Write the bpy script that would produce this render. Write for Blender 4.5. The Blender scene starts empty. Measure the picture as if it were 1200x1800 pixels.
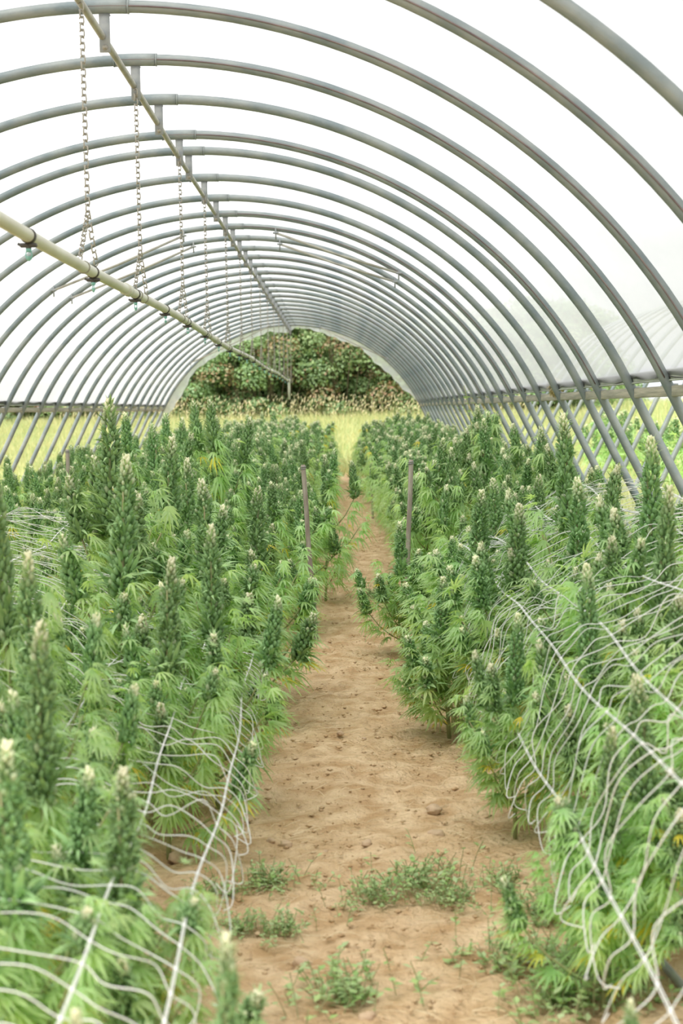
import bpy, math, random
import numpy as np
from mathutils import Matrix, Vector
random.seed(7); rng = np.random.default_rng(7)
sc = bpy.context.scene; col = sc.collection
PI = math.pi

# ------------------------------------------------------------------ camera
EYE = 1.6
FPX = 2800.0
cam = bpy.data.cameras.new('camera'); camo = bpy.data.objects.new('camera', cam); col.objects.link(camo)
cam.sensor_fit = 'VERTICAL'; cam.sensor_height = 36.0; cam.lens = 36.0 * FPX / 1800
cam.clip_start = 0.05; cam.clip_end = 600
CM = Matrix.Translation((0, 0, EYE)) @ Matrix.Rotation(PI/2 - math.atan(181/FPX), 4, 'X') @ Matrix.Rotation(-0.020, 4, 'Z')
camo.matrix_world = CM
cam.dof.use_dof = True; cam.dof.focus_distance = 9.5; cam.dof.aperture_fstop = 4.0
sc.camera = camo

# ------------------------------------------------------------------ world, sun, exposure
w = bpy.data.worlds.new('world'); sc.world = w; w.use_nodes = True
nt = w.node_tree; nt.nodes.clear()
tc = nt.nodes.new('ShaderNodeTexCoord'); sep = nt.nodes.new('ShaderNodeSeparateXYZ')
rmp = nt.nodes.new('ShaderNodeValToRGB'); bg = nt.nodes.new('ShaderNodeBackground'); wo = nt.nodes.new('ShaderNodeOutputWorld')
nt.links.new(tc.outputs['Generated'], sep.inputs[0]); nt.links.new(sep.outputs['Z'], rmp.inputs[0])
rmp.color_ramp.elements[0].position = 0.0; rmp.color_ramp.elements[0].color = (0.93, 0.96, 1.0, 1)
rmp.color_ramp.elements[1].position = 0.9; rmp.color_ramp.elements[1].color = (1.0, 1.0, 1.0, 1)
nt.links.new(rmp.outputs[0], bg.inputs[0]); bg.inputs[1].default_value = 0.72
nt.links.new(bg.outputs[0], wo.inputs[0])
sun = bpy.data.lights.new('sun', 'SUN'); sun.energy = 5.0; sun.angle = math.radians(50); sun.color = (1, 0.97, 0.92)
suno = bpy.data.objects.new('sun', sun); col.objects.link(suno); suno.rotation_euler = (math.radians(24), math.radians(-14), 0)
sc.view_settings.view_transform = 'Standard'; sc.view_settings.look = 'None'
sc.view_settings.gamma = 1; sc.view_settings.use_curve_mapping = False
sc.view_settings.exposure = 0.55
cy = sc.cycles
cy.max_bounces = 7; cy.diffuse_bounces = 4; cy.glossy_bounces = 2; cy.transmission_bounces = 5; cy.transparent_max_bounces = 8
cy.use_denoising = True; cy.caustics_reflective = False; cy.caustics_refractive = False
cy.sample_clamp_indirect = 4

# ------------------------------------------------------------------ materials
def mat(name, c, rough=0.6, metal=0.0, spec=0.5, c2=None, scale=8, detail=4, bump=0, bscale=None, trans=0, tc_=None,
        attr=None, ca=None, objrand=0, stretch=None, lo=0.35, hi=0.65):
    m = bpy.data.materials.new(name); m.use_nodes = True; n = m.node_tree; N = n.nodes; L = n.links
    p = N['Principled BSDF']; out = N['Material Output']
    p.inputs['Roughness'].default_value = rough; p.inputs['Metallic'].default_value = metal
    p.inputs['Specular IOR Level'].default_value = spec
    co = N.new('ShaderNodeTexCoord'); src = co.outputs['Object']
    if stretch:
        mp = N.new('ShaderNodeMapping'); mp.inputs['Scale'].default_value = stretch
        L.new(src, mp.inputs[0]); src = mp.outputs[0]
    rgb = N.new('ShaderNodeRGB'); rgb.outputs[0].default_value = (*c, 1); cur = rgb.outputs[0]
    if c2:
        nz = N.new('ShaderNodeTexNoise'); nz.inputs['Scale'].default_value = scale; nz.inputs['Detail'].default_value = detail
        L.new(src, nz.inputs['Vector'])
        mr = N.new('ShaderNodeMapRange'); mr.inputs[1].default_value = lo; mr.inputs[2].default_value = hi
        L.new(nz.outputs[0], mr.inputs[0])
        mx = N.new('ShaderNodeMix'); mx.data_type = 'RGBA'; L.new(mr.outputs[0], mx.inputs[0])
        L.new(cur, mx.inputs[6]); mx.inputs[7].default_value = (*c2, 1); cur = mx.outputs[2]
    if attr:
        for an, cc in attr:
            at = N.new('ShaderNodeAttribute'); at.attribute_name = an
            mx = N.new('ShaderNodeMix'); mx.data_type = 'RGBA'; L.new(at.outputs['Fac'], mx.inputs[0])
            L.new(cur, mx.inputs[6]); mx.inputs[7].default_value = (*cc, 1); cur = mx.outputs[2]
    if objrand:
        oi = N.new('ShaderNodeObjectInfo'); hs = N.new('ShaderNodeHueSaturation')
        mr = N.new('ShaderNodeMapRange'); mr.inputs[3].default_value = 1-objrand; mr.inputs[4].default_value = 1+objrand
        L.new(oi.outputs['Random'], mr.inputs[0]); L.new(mr.outputs[0], hs.inputs['Value'])
        mr2 = N.new('ShaderNodeMapRange'); mr2.inputs[3].default_value = 0.5-objrand*0.08; mr2.inputs[4].default_value = 0.5+objrand*0.08
        L.new(oi.outputs['Random'], mr2.inputs[0]); L.new(mr2.outputs[0], hs.inputs['Hue'])
        L.new(cur, hs.inputs['Color']); cur = hs.outputs[0]
    L.new(cur, p.inputs['Base Color'])
    if bump:
        b = N.new('ShaderNodeTexNoise'); b.inputs['Scale'].default_value = bscale or scale*3; b.inputs['Detail'].default_value = 6
        L.new(src, b.inputs['Vector'])
        bn = N.new('ShaderNodeBump'); bn.inputs['Strength'].default_value = bump; bn.inputs['Distance'].default_value = 0.035 if name == 'dirt' else 0.02
        L.new(b.outputs[0], bn.inputs['Height']); L.new(bn.outputs[0], p.inputs['Normal'])
    if trans:
        t = N.new('ShaderNodeBsdfTranslucent')
        if tc_:
            mx = N.new('ShaderNodeMix'); mx.data_type = 'RGBA'; mx.blend_type = 'MULTIPLY'; mx.inputs[0].default_value = 1
            L.new(cur, mx.inputs[6]); mx.inputs[7].default_value = (*tc_, 1); L.new(mx.outputs[2], t.inputs[0])
        else: L.new(cur, t.inputs[0])
        ms = N.new('ShaderNodeMixShader'); ms.inputs[0].default_value = trans
        L.new(p.outputs[0], ms.inputs[1]); L.new(t.outputs[0], ms.inputs[2]); L.new(ms.outputs[0], out.inputs[0])
    return m

M = {}
M['dirt'] = mat('dirt', (0.74, 0.55, 0.345), 0.95, spec=0.1, c2=(0.52, 0.34, 0.18), scale=7, detail=15, bump=1.0, bscale=38, lo=0.36, hi=0.64, stretch=(1, 1, 1))
M['field'] = mat('field_soil', (0.38, 0.46, 0.20), 0.95, spec=0.1, c2=(0.52, 0.52, 0.29), scale=1.2, detail=8)
M['steel'] = mat('galvanised_steel', (0.165, 0.205, 0.215), 0.5, metal=0.2, c2=(0.28, 0.305, 0.295), scale=5, detail=8, bump=0.12, bscale=60, stretch=(1, 3, 1))
M['steel_dark'] = mat('dull_steel', (0.22, 0.24, 0.25), 0.5, metal=0.3, c2=(0.32, 0.33, 0.32), scale=12)
M['ridge'] = mat('ridge_pipe_steel', (0.40, 0.39, 0.33), 0.5, metal=0.1, c2=(0.28, 0.27, 0.23), scale=9, detail=6)
M['strip'] = mat('brown_strip', (0.12, 0.085, 0.09), 0.7, c2=(0.22, 0.17, 0.16), scale=6)
M['pvc'] = mat('aged_white_pvc', (0.62, 0.62, 0.535), 0.45, c2=(0.47, 0.46, 0.37), scale=5, detail=8, stretch=(1, .4, 1))
M['chain'] = mat('chain_steel', (0.34, 0.32, 0.27), 0.5, metal=0.3)
M['black'] = mat('black_plastic', (0.05, 0.045, 0.04), 0.5)
M['teal'] = mat('teal_plastic', (0.16, 0.40, 0.37), 0.35, c2=(0.25, 0.5, 0.45), scale=40)
M['board'] = mat('weathered_board', (0.47, 0.43, 0.34), 0.85, c2=(0.30, 0.29, 0.23), scale=6, detail=8, stretch=(4, .35, 8), bump=0.3)
M['channel'] = mat('channel_metal', (0.42, 0.45, 0.38), 0.5, metal=0.2, c2=(0.28, 0.29, 0.25), scale=4, stretch=(1, .5, 1))
M['stake'] = mat('stake_wood', (0.38, 0.34, 0.28), 0.85, c2=(0.25, 0.20, 0.16), scale=14, stretch=(3, 3, .5), bump=0.3)
M['net'] = mat('white_net_cord', (0.86, 0.87, 0.84), 0.6, trans=0.2)
M['hose'] = mat('grey_hose', (0.26, 0.27, 0.28), 0.5, c2=(0.4, 0.38, 0.34), scale=10)
M['stone'] = mat('stone', (0.56, 0.41, 0.27), 0.9, c2=(0.40, 0.27, 0.17), scale=12, bump=0.5)
M['straw'] = mat('straw', (0.82, 0.67, 0.44), 0.8, c2=(0.5, 0.36, 0.2), scale=3)
LEAFTC = (1.25, 1.2, 0.55)
M['leaf'] = mat('leaf_green', (0.32, 0.52, 0.21), 0.5, spec=0.5, c2=(0.50, 0.68, 0.38), scale=5, detail=3,
                attr=[('tint', (0.55, 0.72, 0.34)), ('yellow', (0.75, 0.62, 0.08))], trans=0.5, tc_=(1.3, 1.3, 0.7), objrand=0.10)
M['cola'] = mat('flower_green', (0.135, 0.265, 0.09), 0.6, spec=0.4, c2=(0.23, 0.39, 0.155), scale=30, detail=3,
                attr=[('tint', (0.42, 0.62, 0.30)), ('frost', (0.84, 0.83, 0.60))], trans=0.2, tc_=(1.3, 1.3, 0.8), objrand=0.1)
M['stem'] = mat('green_stem', (0.25, 0.34, 0.13), 0.6, c2=(0.34, 0.30, 0.15), scale=10)
M['grass'] = mat('field_grass', (0.36, 0.50, 0.20), 0.7, c2=(0.56, 0.60, 0.31), scale=0.9, detail=6, attr=[('tint', (0.78, 0.70, 0.36))], trans=0.35)
M['seed'] = mat('seed_head', (0.86, 0.77, 0.50), 0.8, trans=0.3)
M['bush'] = mat('bramble_leaf', (0.15, 0.25, 0.11), 0.6, c2=(0.25, 0.38, 0.18), scale=1.2, detail=4,
                attr=[('tint', (0.30, 0.40, 0.17)), ('yellow', (0.30, 0.17, 0.10))], trans=0.25, tc_=(1.3, 1.3, .6), objrand=0.14)
M['twig'] = mat('bramble_twig', (0.17, 0.13, 0.09), 0.8)
M['weed'] = mat('weed_leaf', (0.26, 0.46, 0.12), 0.6, c2=(0.42, 0.58, 0.20), scale=6, attr=[('tint', (0.5, 0.6, 0.35))], trans=0.3)
M['mudgreen'] = mat('dry_moss', (0.42, 0.34, 0.13), 0.9, c2=(0.55, 0.46, 0.2), scale=9)

def film_mat(name, transl, transp, c):
    m = bpy.data.materials.new(name); m.use_nodes = True; n = m.node_tree; N = n.nodes; L = n.links; N.clear()
    out = N.new('ShaderNodeOutputMaterial'); t = N.new('ShaderNodeBsdfTranslucent'); d = N.new('ShaderNodeBsdfDiffuse'); x = N.new('ShaderNodeBsdfTransparent')
    co = N.new('ShaderNodeTexCoord'); mp = N.new('ShaderNodeMapping'); mp.inputs['Scale'].default_value = (1.3, .35, 1.3)
    nz = N.new('ShaderNodeTexNoise'); nz.inputs['Scale'].default_value = 2.2; nz.inputs['Detail'].default_value = 9; nz.inputs['Roughness'].default_value = .65
    L.new(co.outputs['Object'], mp.inputs[0]); L.new(mp.outputs[0], nz.inputs['Vector'])
    mr = N.new('ShaderNodeMapRange'); mr.inputs[1].default_value = .35; mr.inputs[2].default_value = .7; L.new(nz.outputs[0], mr.inputs[0])
    mx = N.new('ShaderNodeMix'); mx.data_type = 'RGBA'; L.new(mr.outputs[0], mx.inputs[0]); mx.inputs[6].default_value = (*c, 1)
    mx.inputs[7].default_value = (c[0]*.90, c[1]*.905, c[2]*.91, 1)
    L.new(mx.outputs[2], t.inputs[0]); L.new(mx.outputs[2], d.inputs[0])
    a = N.new('ShaderNodeMixShader'); a.inputs[0].default_value = transl; L.new(d.outputs[0], a.inputs[1]); L.new(t.outputs[0], a.inputs[2])
    b = N.new('ShaderNodeMixShader'); b.inputs[0].default_value = transp; L.new(a.outputs[0], b.inputs[1]); L.new(x.outputs[0], b.inputs[2])
    L.new(b.outputs[0], out.inputs[0]); return m
M['film'] = film_mat('white_film', 0.95, 0.20, (0.56, 0.568, 0.578))
M['flap'] = film_mat('clear_film', 0.75, 0.28, (0.86, 0.89, 0.90))

# ------------------------------------------------------------------ helpers
def P(px, py, d):
    """world point seen at a pixel of the 1200x1800 frame, at distance d down the tunnel"""
    v = CM.to_3x3() @ Vector(((px-600)/FPX, -(py-900)/FPX, -1))
    t = d / v.y
    return Vector((0, 0, EYE)) + v * t

class MB:
    def __init__(s): s.v = []; s.f = []; s.n = 0; s.mi = []; s.at = {}; s.cnt = 0
    def add(s, v, f, mi=0, **at):
        v = np.asarray(v, dtype=np.float32).reshape(-1, 3); k = len(v)
        if isinstance(f, np.ndarray): s.f.append(f + s.n)
        else:
            q = [a for a in f if len(a) == 4]; t = [a for a in f if len(a) == 3]
            if q: s.f.append(np.array(q)+s.n)
            if t: s.f.append(np.array(t)+s.n)
            if not isinstance(mi, int): mi = 0
        nf = len(f)
        s.mi.append((len(f), mi)); s.v.append(v)
        for a in set(list(at)+list(s.at)):
            lst = s.at.setdefault(a, [np.zeros(s.n, np.float32)] if s.n else [])
            x = at.get(a, 0.0)
            lst.append(np.full(k, x, np.float32) if np.isscalar(x) else np.asarray(x, np.float32))
        s.n += k
    def mesh(s, name, mats):
        me = bpy.data.meshes.new(name)
        v = np.concatenate(s.v)
        tot = []; loops = []; 
        for f in s.f: tot.append(np.full(len(f), f.shape[1])); loops.append(f.reshape(-1))
        tot = np.concatenate(tot); loops = np.concatenate(loops)
        me.vertices.add(len(v)); me.vertices.foreach_set('co', v.reshape(-1))
        me.loops.add(len(loops)); me.loops.foreach_set('vertex_index', loops.astype(np.int32))
        me.polygons.add(len(tot)); st = np.concatenate([[0], np.cumsum(tot)[:-1]])
        me.polygons.foreach_set('loop_start', st.astype(np.int32)); me.polygons.foreach_set('loop_total', tot.astype(np.int32))
        mi = np.concatenate([np.full(a, b) for a, b in s.mi]).astype(np.int32)
        for m in (mats if isinstance(mats, (list, tuple)) else [mats]): me.materials.append(m)
        me.polygons.foreach_set('material_index', mi)
        for a, l in s.at.items():
            x = np.concatenate(l)
            att = me.attributes.new(a, 'FLOAT', 'POINT'); att.data.foreach_set('value', x)
        me.update(calc_edges=True); me.validate()
        return me
    def build(s, name, mats, parent=None, smooth=True, loc=None):
        me = s.mesh(name, mats)
        if smooth: me.shade_smooth()
        o = bpy.data.objects.new(name, me); col.objects.link(o)
        if parent: o.parent = parent
        if loc: o.location = loc
        return o

def link(name, me, parent=None, loc=(0,0,0), rot=None, scale=None):
    o = bpy.data.objects.new(name, me); col.objects.link(o); o.location = loc
    if parent: o.parent = parent
    if rot is not None: o.rotation_euler = rot
    if scale is not None: o.scale = (scale,)*3 if np.isscalar(scale) else scale
    return o
def tag(o, label=None, cat=None, group=None, kind=None):
    if label: o['label'] = label
    if cat: o['category'] = cat
    if group: o['group'] = group
    if kind: o['kind'] = kind
    return o
def empty(name, loc=(0,0,0), label=None, cat=None, group=None):
    o = bpy.data.objects.new(name, None); col.objects.link(o); o.location = loc
    return tag(o, label, cat, group)

def sweep(mb, pts, r, ns=8, mi=0, cap=True, **at):
    pts = np.array(pts, float); n = len(pts); rr = np.full(n, r) if np.isscalar(r) else np.array(r)
    T = np.gradient(pts, axis=0); T /= np.linalg.norm(T, axis=1)[:, None] + 1e-9
    up = np.array([0, 0, 1.0]) if abs(T[0][2]) < .9 else np.array([0, 1.0, 0])
    vs = []; a = np.linspace(0, 2*PI, ns, endpoint=False)
    for i in range(n):
        x = np.cross(T[i], up); x /= np.linalg.norm(x)+1e-9; y = np.cross(x, T[i]); up = y
        vs.append(pts[i] + rr[i]*(np.cos(a)[:, None]*x + np.sin(a)[:, None]*y))
    f = []
    for i in range(n-1):
        for k in range(ns):
            f.append((i*ns+k, i*ns+(k+1) % ns, (i+1)*ns+(k+1) % ns, (i+1)*ns+k))
    v = np.concatenate(vs)
    if cap:
        v = np.concatenate([v, pts[:1], pts[-1:]]); c0 = n*ns; c1 = c0+1
        mb.add(v, np.array(f), mi, **at)
        base = mb.n - len(v)
        t = [(c0, (k+1) % ns, k) for k in range(ns)] + [(c1, (n-1)*ns+k, (n-1)*ns+(k+1) % ns) for k in range(ns)]
        mb.f.append(np.array(t)+base); mb.mi.append((len(t), mi))
    else: mb.add(v, np.array(f), mi, **at)

def box(mb, c, s, R=None, mi=0, bev=0.0):
    c = np.array(c, float); h = np.array(s, float)/2
    b = min(bev, min(h)*.6)
    if b <= 0:
        v = np.array([[x, y, z] for x in (-1, 1) for y in (-1, 1) for z in (-1, 1)])*h
        f = [(0,1,3,2), (4,6,7,5), (0,4,5,1), (2,3,7,6), (0,2,6,4), (1,5,7,3)]
        if R is not None: v = v @ np.array(R).T
        mb.add(v+c, np.array(f), mi); return
    import bmesh
    bm = bmesh.new(); bmesh.ops.create_cube(bm, size=1)
    for x in bm.verts: x.co = Vector((x.co.x*2*h[0], x.co.y*2*h[1], x.co.z*2*h[2]))
    bmesh.ops.bevel(bm, geom=bm.edges[:], offset=b, segments=1, affect='EDGES')
    bm.verts.ensure_lookup_table(); v = np.array([x.co[:] for x in bm.verts]); fs = [[q.index for q in p.verts] for p in bm.faces]
    bm.free()
    if R is not None: v = v @ np.array(R).T
    mb.add(v+c, fs, mi)

def ico(sub=1):
    import bmesh
    bm = bmesh.new(); bmesh.ops.create_icosphere(bm, subdivisions=sub, radius=1)
    v = np.array([x.co[:] for x in bm.verts]); f = np.array([[q.index for q in p.verts] for p in bm.faces]); bm.free()
    return v, f
ICO1 = ico(1); ICO2 = ico(2); ICO3 = ico(3)

def frame(d, roll=0.0, hint=(0, 0, 1)):
    """columns: x along d, z near hint"""
    d = np.array(d, float); d /= np.linalg.norm(d)
    z = np.array(hint, float); z = z - d*np.dot(z, d)
    if np.linalg.norm(z) < 1e-3: z = np.cross(d, [1, 0, 0.1])
    z /= np.linalg.norm(z); y = np.cross(z, d)
    c, s = math.cos(roll), math.sin(roll)
    return np.stack([d, c*y+s*z, -s*y+c*z], axis=1)

# ------------------------------------------------------------------ tunnel geometry (m)
AX, AZ, RAD = -1.10, 3.566, 3.275          # ridge x, arch top, arch radius
CZ = AZ - RAD
AMAX = math.radians(63.7)
RZ = 1.744                                  # hip board height
HW = RAD*math.sin(AMAX)
def arch_pts(r=RAD, n=64, legs=True, cx=AX, z0=-0.15):
    pts = []
    e = r - RAD
    a = np.linspace(-AMAX, AMAX, n)
    arc = [(cx + r*math.sin(t), 0, CZ + r*math.cos(t)) for t in a]
    if legs:
        L = []
        x0, z1 = arc[0][0], arc[0][2]; k = (z1 - z0); steps = 6
        sl = 1/math.tan(AMAX)
        for i in range(steps): 
            u = (steps-i)/steps; L.append((x0 - sl*k*u, 0, z1 - k*u))
        x1 = arc[-1][0]
        Rr = [(x1 + sl*k*(i+1)/steps, 0, z1 - k*(i+1)/steps) for i in range(steps)]
        return L + arc + Rr
    return arc

# ------------------------------------------------------------------ ground
def gheight(x, y):
    h = np.zeros_like(x)
    h += np.clip((y-37.0)*0.072, 0, 1.25)
    return h
def build_ground():
    # tunnel soil
    xs = np.linspace(-6, 4, 150); ys = np.linspace(-3, 38, 460)
    X, Y = np.meshgrid(xs, ys)
    Z = 0.007*np.sin(X*5.1+1.3*np.sin(Y*1.7))*np.sin(Y*2.3) + 0.010*rng.standard_normal(X.shape) + 0.003*np.sin(X*17+Y*3.3)*np.sin(Y*13-X*5)
    Z += 0.02*np.exp(-((np.abs(X-.1)-.75)/.25)**2) + gheight(X, Y)
    v = np.stack([X, Y, Z], -1).reshape(-1, 3)
    nx, ny = len(xs), len(ys)
    i = np.arange(nx-1); j = np.arange(ny-1); I, J = np.meshgrid(i, j)
    b = (J*nx+I).reshape(-1); f = np.stack([b, b+1, b+nx+1, b+nx], 1)
    mb = MB(); mb.add(v, f); o = mb.build('floor', M['dirt']); tag(o, 'bare orange brown soil path and planting beds under the tunnel', 'soil', kind='structure')
    # outer field
    xs = np.concatenate([np.linspace(-160, -20, 20), np.linspace(-18, 18, 40), np.linspace(20, 160, 20)]); ys = np.concatenate([np.linspace(-10, 70, 90), np.linspace(74, 300, 20)])
    X, Y = np.meshgrid(xs, ys); Z = gheight(X, Y) - 0.05 + .03*rng.standard_normal(X.shape)*(np.abs(X) < 30)*0.5
    v = np.stack([X, Y, Z], -1).reshape(-1, 3); nx, ny = len(xs), len(ys)
    i = np.arange(nx-1); j = np.arange(ny-1); I, J = np.meshgrid(i, j)
    b = (J*nx+I).reshape(-1); f = np.stack([b, b+1, b+nx+1, b+nx], 1)
    mb = MB(); mb.add(v, f); o = mb.build('field', M['field']); tag(o, 'yellow green meadow ground around and beyond the tunnel', 'field', kind='structure')
build_ground()

# ------------------------------------------------------------------ arches
HY = [5.55, 6.60, 7.85, 9.02, 10.16, 11.45, 12.17, 13.55, 14.85, 16.04, 17.15, 18.3, 19.45, 20.55]
while HY[-1] < 36.2: HY.append(HY[-1] + 1.17)
HY = [3.1, 4.3] + HY
YEND = HY[-1]
def arch_meshes():
    d = {}
    mb = MB(); sweep(mb, arch_pts(), 0.0305, 12); d['arch_tube'] = (mb.mesh('arch_tube', M['steel']), True)
    mb = MB(); a = [(AX+RAD*math.sin(t), 0, CZ+RAD*math.cos(t)) for t in np.linspace(-.034, .034, 5)]
    sweep(mb, a, 0.0345, 14)
    for t in (-.036, .036):
        q = [(AX+RAD*math.sin(t+u), 0, CZ+RAD*math.cos(t+u)) for u in (-.0012, .0012)]
        sweep(mb, q, 0.036, 14)
    d['ridge_sleeve'] = (mb.mesh('ridge_sleeve', M['steel']), True)
    mb = MB(); box(mb, (AX, 0.0, AZ-.122), (0.052, 0.007, 0.195), bev=.002); box(mb, (AX, 0.018, AZ-.035), (0.052, 0.04, 0.007), bev=.002)
    d['bracket_plate'] = (mb.mesh('bracket_plate', M['steel_dark']), False)
    mb = MB(); sweep(mb, [(AX, -.016, AZ-.196), (AX, .012, AZ-.196)], .009, 6); sweep(mb, [(AX, -.008, AZ-.196), (AX, -.0055, AZ-.196)], .014, 12)
    d['bolt'] = (mb.mesh('bolt', M['chain']), False)
    mb = MB(); ar = [p for p in arch_pts(RAD, 64)]
    ar = [(AX+(RAD-.004)*math.sin(t), -.0305, CZ+(RAD-.004)*math.cos(t)) for t in np.linspace(-AMAX*.02, AMAX*1.0, 40)]
    sweep(mb, ar, 0.0042, 5); d['sealing_strip'] = (mb.mesh('sealing_strip', M['strip']), True)
    return d
AM = arch_meshes()
for k, (me, s) in AM.items():
    if s: me.shade_smooth()
ORD = ['first','second','third','fourth','fifth','sixth','seventh','eighth','ninth','tenth','eleventh','twelfth','thirteenth','fourteenth',
       'fifteenth','sixteenth','seventeenth','eighteenth','nineteenth','twentieth','twenty-first','twenty-second','twenty-third','twenty-fourth','twenty-fifth','twenty-sixth','twenty-seventh','twenty-eighth','twenty-ninth','thirtieth']
strip_on = {3, 4, 5, 7, 11, 12, 15, 17, 18, 21, 24, 26}
VIS0 = 2   # first arch in view
for i, y in enumerate(HY):
    if i < 2: continue
    st = i in strip_on
    if i == 2: lab = 'galvanised arch nearest the camera, crossing only the top right corner'
    elif i == 3: lab = 'galvanised arch whose right half enters at the top edge, second nearest'
    elif i == len(HY)-1: lab = 'last galvanised arch at the far open end, torn film hanging from it'
    else: lab = f'galvanised tunnel arch{" with dark seam line" if st else ""}, {ORD[i-4]} back among those showing a ridge bracket'
    t = empty('tunnel_arch', (0, y, 0), lab, 'arch', 'galvanised tunnel arches')
    t.rotation_euler = (random.uniform(-.003, .003), 0, random.uniform(-.002, .002))
    link('arch_tube', AM['arch_tube'][0], t); link('ridge_sleeve', AM['ridge_sleeve'][0], t)
    b = link('bracket_plate', AM['bracket_plate'][0], t); link('bolt', AM['bolt'][0], b)
    if st: link('sealing_strip', AM['sealing_strip'][0], t)

# film cover
def build_film():
    mb = MB(); na = 96; ys = np.linspace(1.2, YEND+.05, 300)
    a = np.linspace(-AMAX-.004, AMAX+.004, na)
    hy = np.array(HY)
    V = []
    for y in ys:
        k = np.min(np.abs(hy-y)); sag = -0.022*min(1, (k/.6))**1.3
        r = RAD + .0335 + sag*(.6+.4*np.cos(a*1.3)) + .0022*np.sin(a*40+y*3.1)*min(1, k/.3)
        V.append(np.stack([AX+r*np.sin(a), np.full(na, y), CZ+r*np.cos(a)], 1))
    v = np.concatenate(V); ny = len(ys)
    I, J = np.meshgrid(np.arange(na-1), np.arange(ny-1)); b = (J*na+I).reshape(-1)
    mb.add(v, np.stack([b, b+1, b+na+1, b+na], 1))
    o = mb.build('roof_film', M['film']); tag(o, 'translucent white plastic film stretched over all the arches', 'plastic film', kind='structure')
build_film()

# torn film at the far end
def build_flap():
    root = empty('torn_end_film', (AX, YEND, 0), 'ragged clear plastic sheet hanging around the far opening', 'plastic sheet')
    inner = [(272,752),(290,742),(306,712),(322,690),(338,655),(368,632),(388,620),(420,602),(450,592),(472,582),(500,585),(522,575),(545,578),(570,586),(600,598),(636,612),(660,638),(690,662),(706,682),(725,695),(744,716)]
    angs = np.linspace(-AMAX*1.14, AMAX*1.0, 90)
    ip = np.array([P(x, y, YEND)[:] for x, y in inner]); 
    ia = np.arctan2(ip[:, 0]-AX, ip[:, 2]-CZ); ir = np.hypot(ip[:, 0]-AX, ip[:, 2]-CZ)
    o_ = np.argsort(ia); ia, ir = ia[o_], ir[o_]
    V = []; nr = 9
    for j, t in enumerate(angs):
        r1 = (RAD+.02)/math.cos(max(0, abs(t)-AMAX)); r0 = np.interp(t, ia, ir) + .015*math.sin(j*1.7)
        r0 = min(r0, RAD-.02)
        for k in range(nr):
            u = k/(nr-1); r = r1+(r0-r1)*u
            V.append((AX+r*math.sin(t), .05*u+.05*math.sin(j*.8+u*2)*u + .02*math.sin(j*2.3)*u, CZ+r*math.cos(t)))
    n = len(angs); V = np.array(V)-np.array([AX, 0, 0])
    I, J = np.meshgrid(np.arange(nr-1), np.arange(n-1)); b = (J*nr+I).reshape(-1)
    mb = MB(); mb.add(V, np.stack([b, b+1, b+nr+1, b+nr], 1)); mb.build('hanging_sheet', M['flap'], root)
    mb = MB(); sweep(mb, V.reshape(n, nr, 3)[:, -1], .012, 5); mb.build('rolled_hem', M['flap'], root)
build_flap()

# ridge pipe
t = empty('ridge_pipe', (AX, 0, 0), 'long thin steel ridge pipe running through the hanging brackets', 'pipe')
mb = MB(); rz = AZ-.145
sweep(mb, [(-.012, y, rz+.004*math.sin(y*.9)) for y in np.linspace(2.5, YEND+.3, 60)], .0175, 12); mb.build('pipe', M['ridge'], t)
for y in np.arange(5.2, YEND, 6.1):
    mb = MB(); sweep(mb, [(-.012, y-.05, rz), (-.012, y+.05, rz)], .021, 12); mb.build('coupling', M['ridge'], t)

# ------------------------------------------------------------------ irrigation pipe with sprinklers
WZ = 2.25
t = empty('irrigation_pipe', (AX, 0, 0), 'thick cream plastic water pipe slung on chains below the ridge', 'pipe')
wz = lambda y: WZ + .012*math.sin(y*.7)
mb = MB(); sweep(mb, [(0, y, wz(y)) for y in np.linspace(2.2, 35.2, 90)], .0245, 16); mb.build('pipe', M['pvc'], t)
for y in (8.4, 14.4, 20.4, 26.4):
    mb = MB(); sweep(mb, [(0, y-.07, wz(y)), (0, y+.07, wz(y))], .030, 16)
    for q in (-.07, .07): sweep(mb, [(0, y+q-.006, wz(y)), (0, y+q+.006, wz(y))], .032, 16)
    mb.build('coupling', M['pvc'], t)
mb = MB(); sweep(mb, [(0, 35.2, WZ+.02), (0, 35.24, WZ-.02), (0, 35.25, WZ-.1), (0, 35.25, WZ-.42)], .026, 12); mb.build('end_drop', M['pvc'], t)
def sprinkler_meshes():
    a = MB(); sweep(a, [(0, -.014, 0), (0, .014, 0)], .0285, 14); box(a, (0, 0, -.034), (.062, .02, .016), bev=.004)
    sweep(a, [(0, 0, -.03), (0, 0, -.055)], [.012, .009], 8); sweep(a, [(-.026, 0, -.034), (-.038, 0, -.028)], .006, 6)
    b = MB()
    sweep(b, [(0, 0, -.054), (0, 0, -.064), (0, 0, -.07)], [.013, .013, .008], 10)
    sweep(b, [(.011, 0, -.066), (.014, 0, -.082), (.010, 0, -.098), (0, 0, -.104)], .0028, 5)
    sweep(b, [(-.011, 0, -.066), (-.014, 0, -.082), (-.010, 0, -.098), (0, 0, -.104)], .0028, 5)
    sweep(b, [(0, 0, -.086), (0, 0, -.092), (0, 0, -.106)], [.013, .010, .005], 10)
    return a.mesh('clamp', M['black']), b.mesh('nozzle', M['teal'])
sa, sb = sprinkler_meshes()
for y in np.arange(5.75, 35, 1.5):
    s = link('sprinkler', sa, t, (0, y, wz(y))); link('nozzle', sb, s, rot=(0, 0, random.uniform(0, 3)), scale=(.8, .8, .85))
    s['label'] = 'black clamp with small teal sprinkler nozzle'

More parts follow.
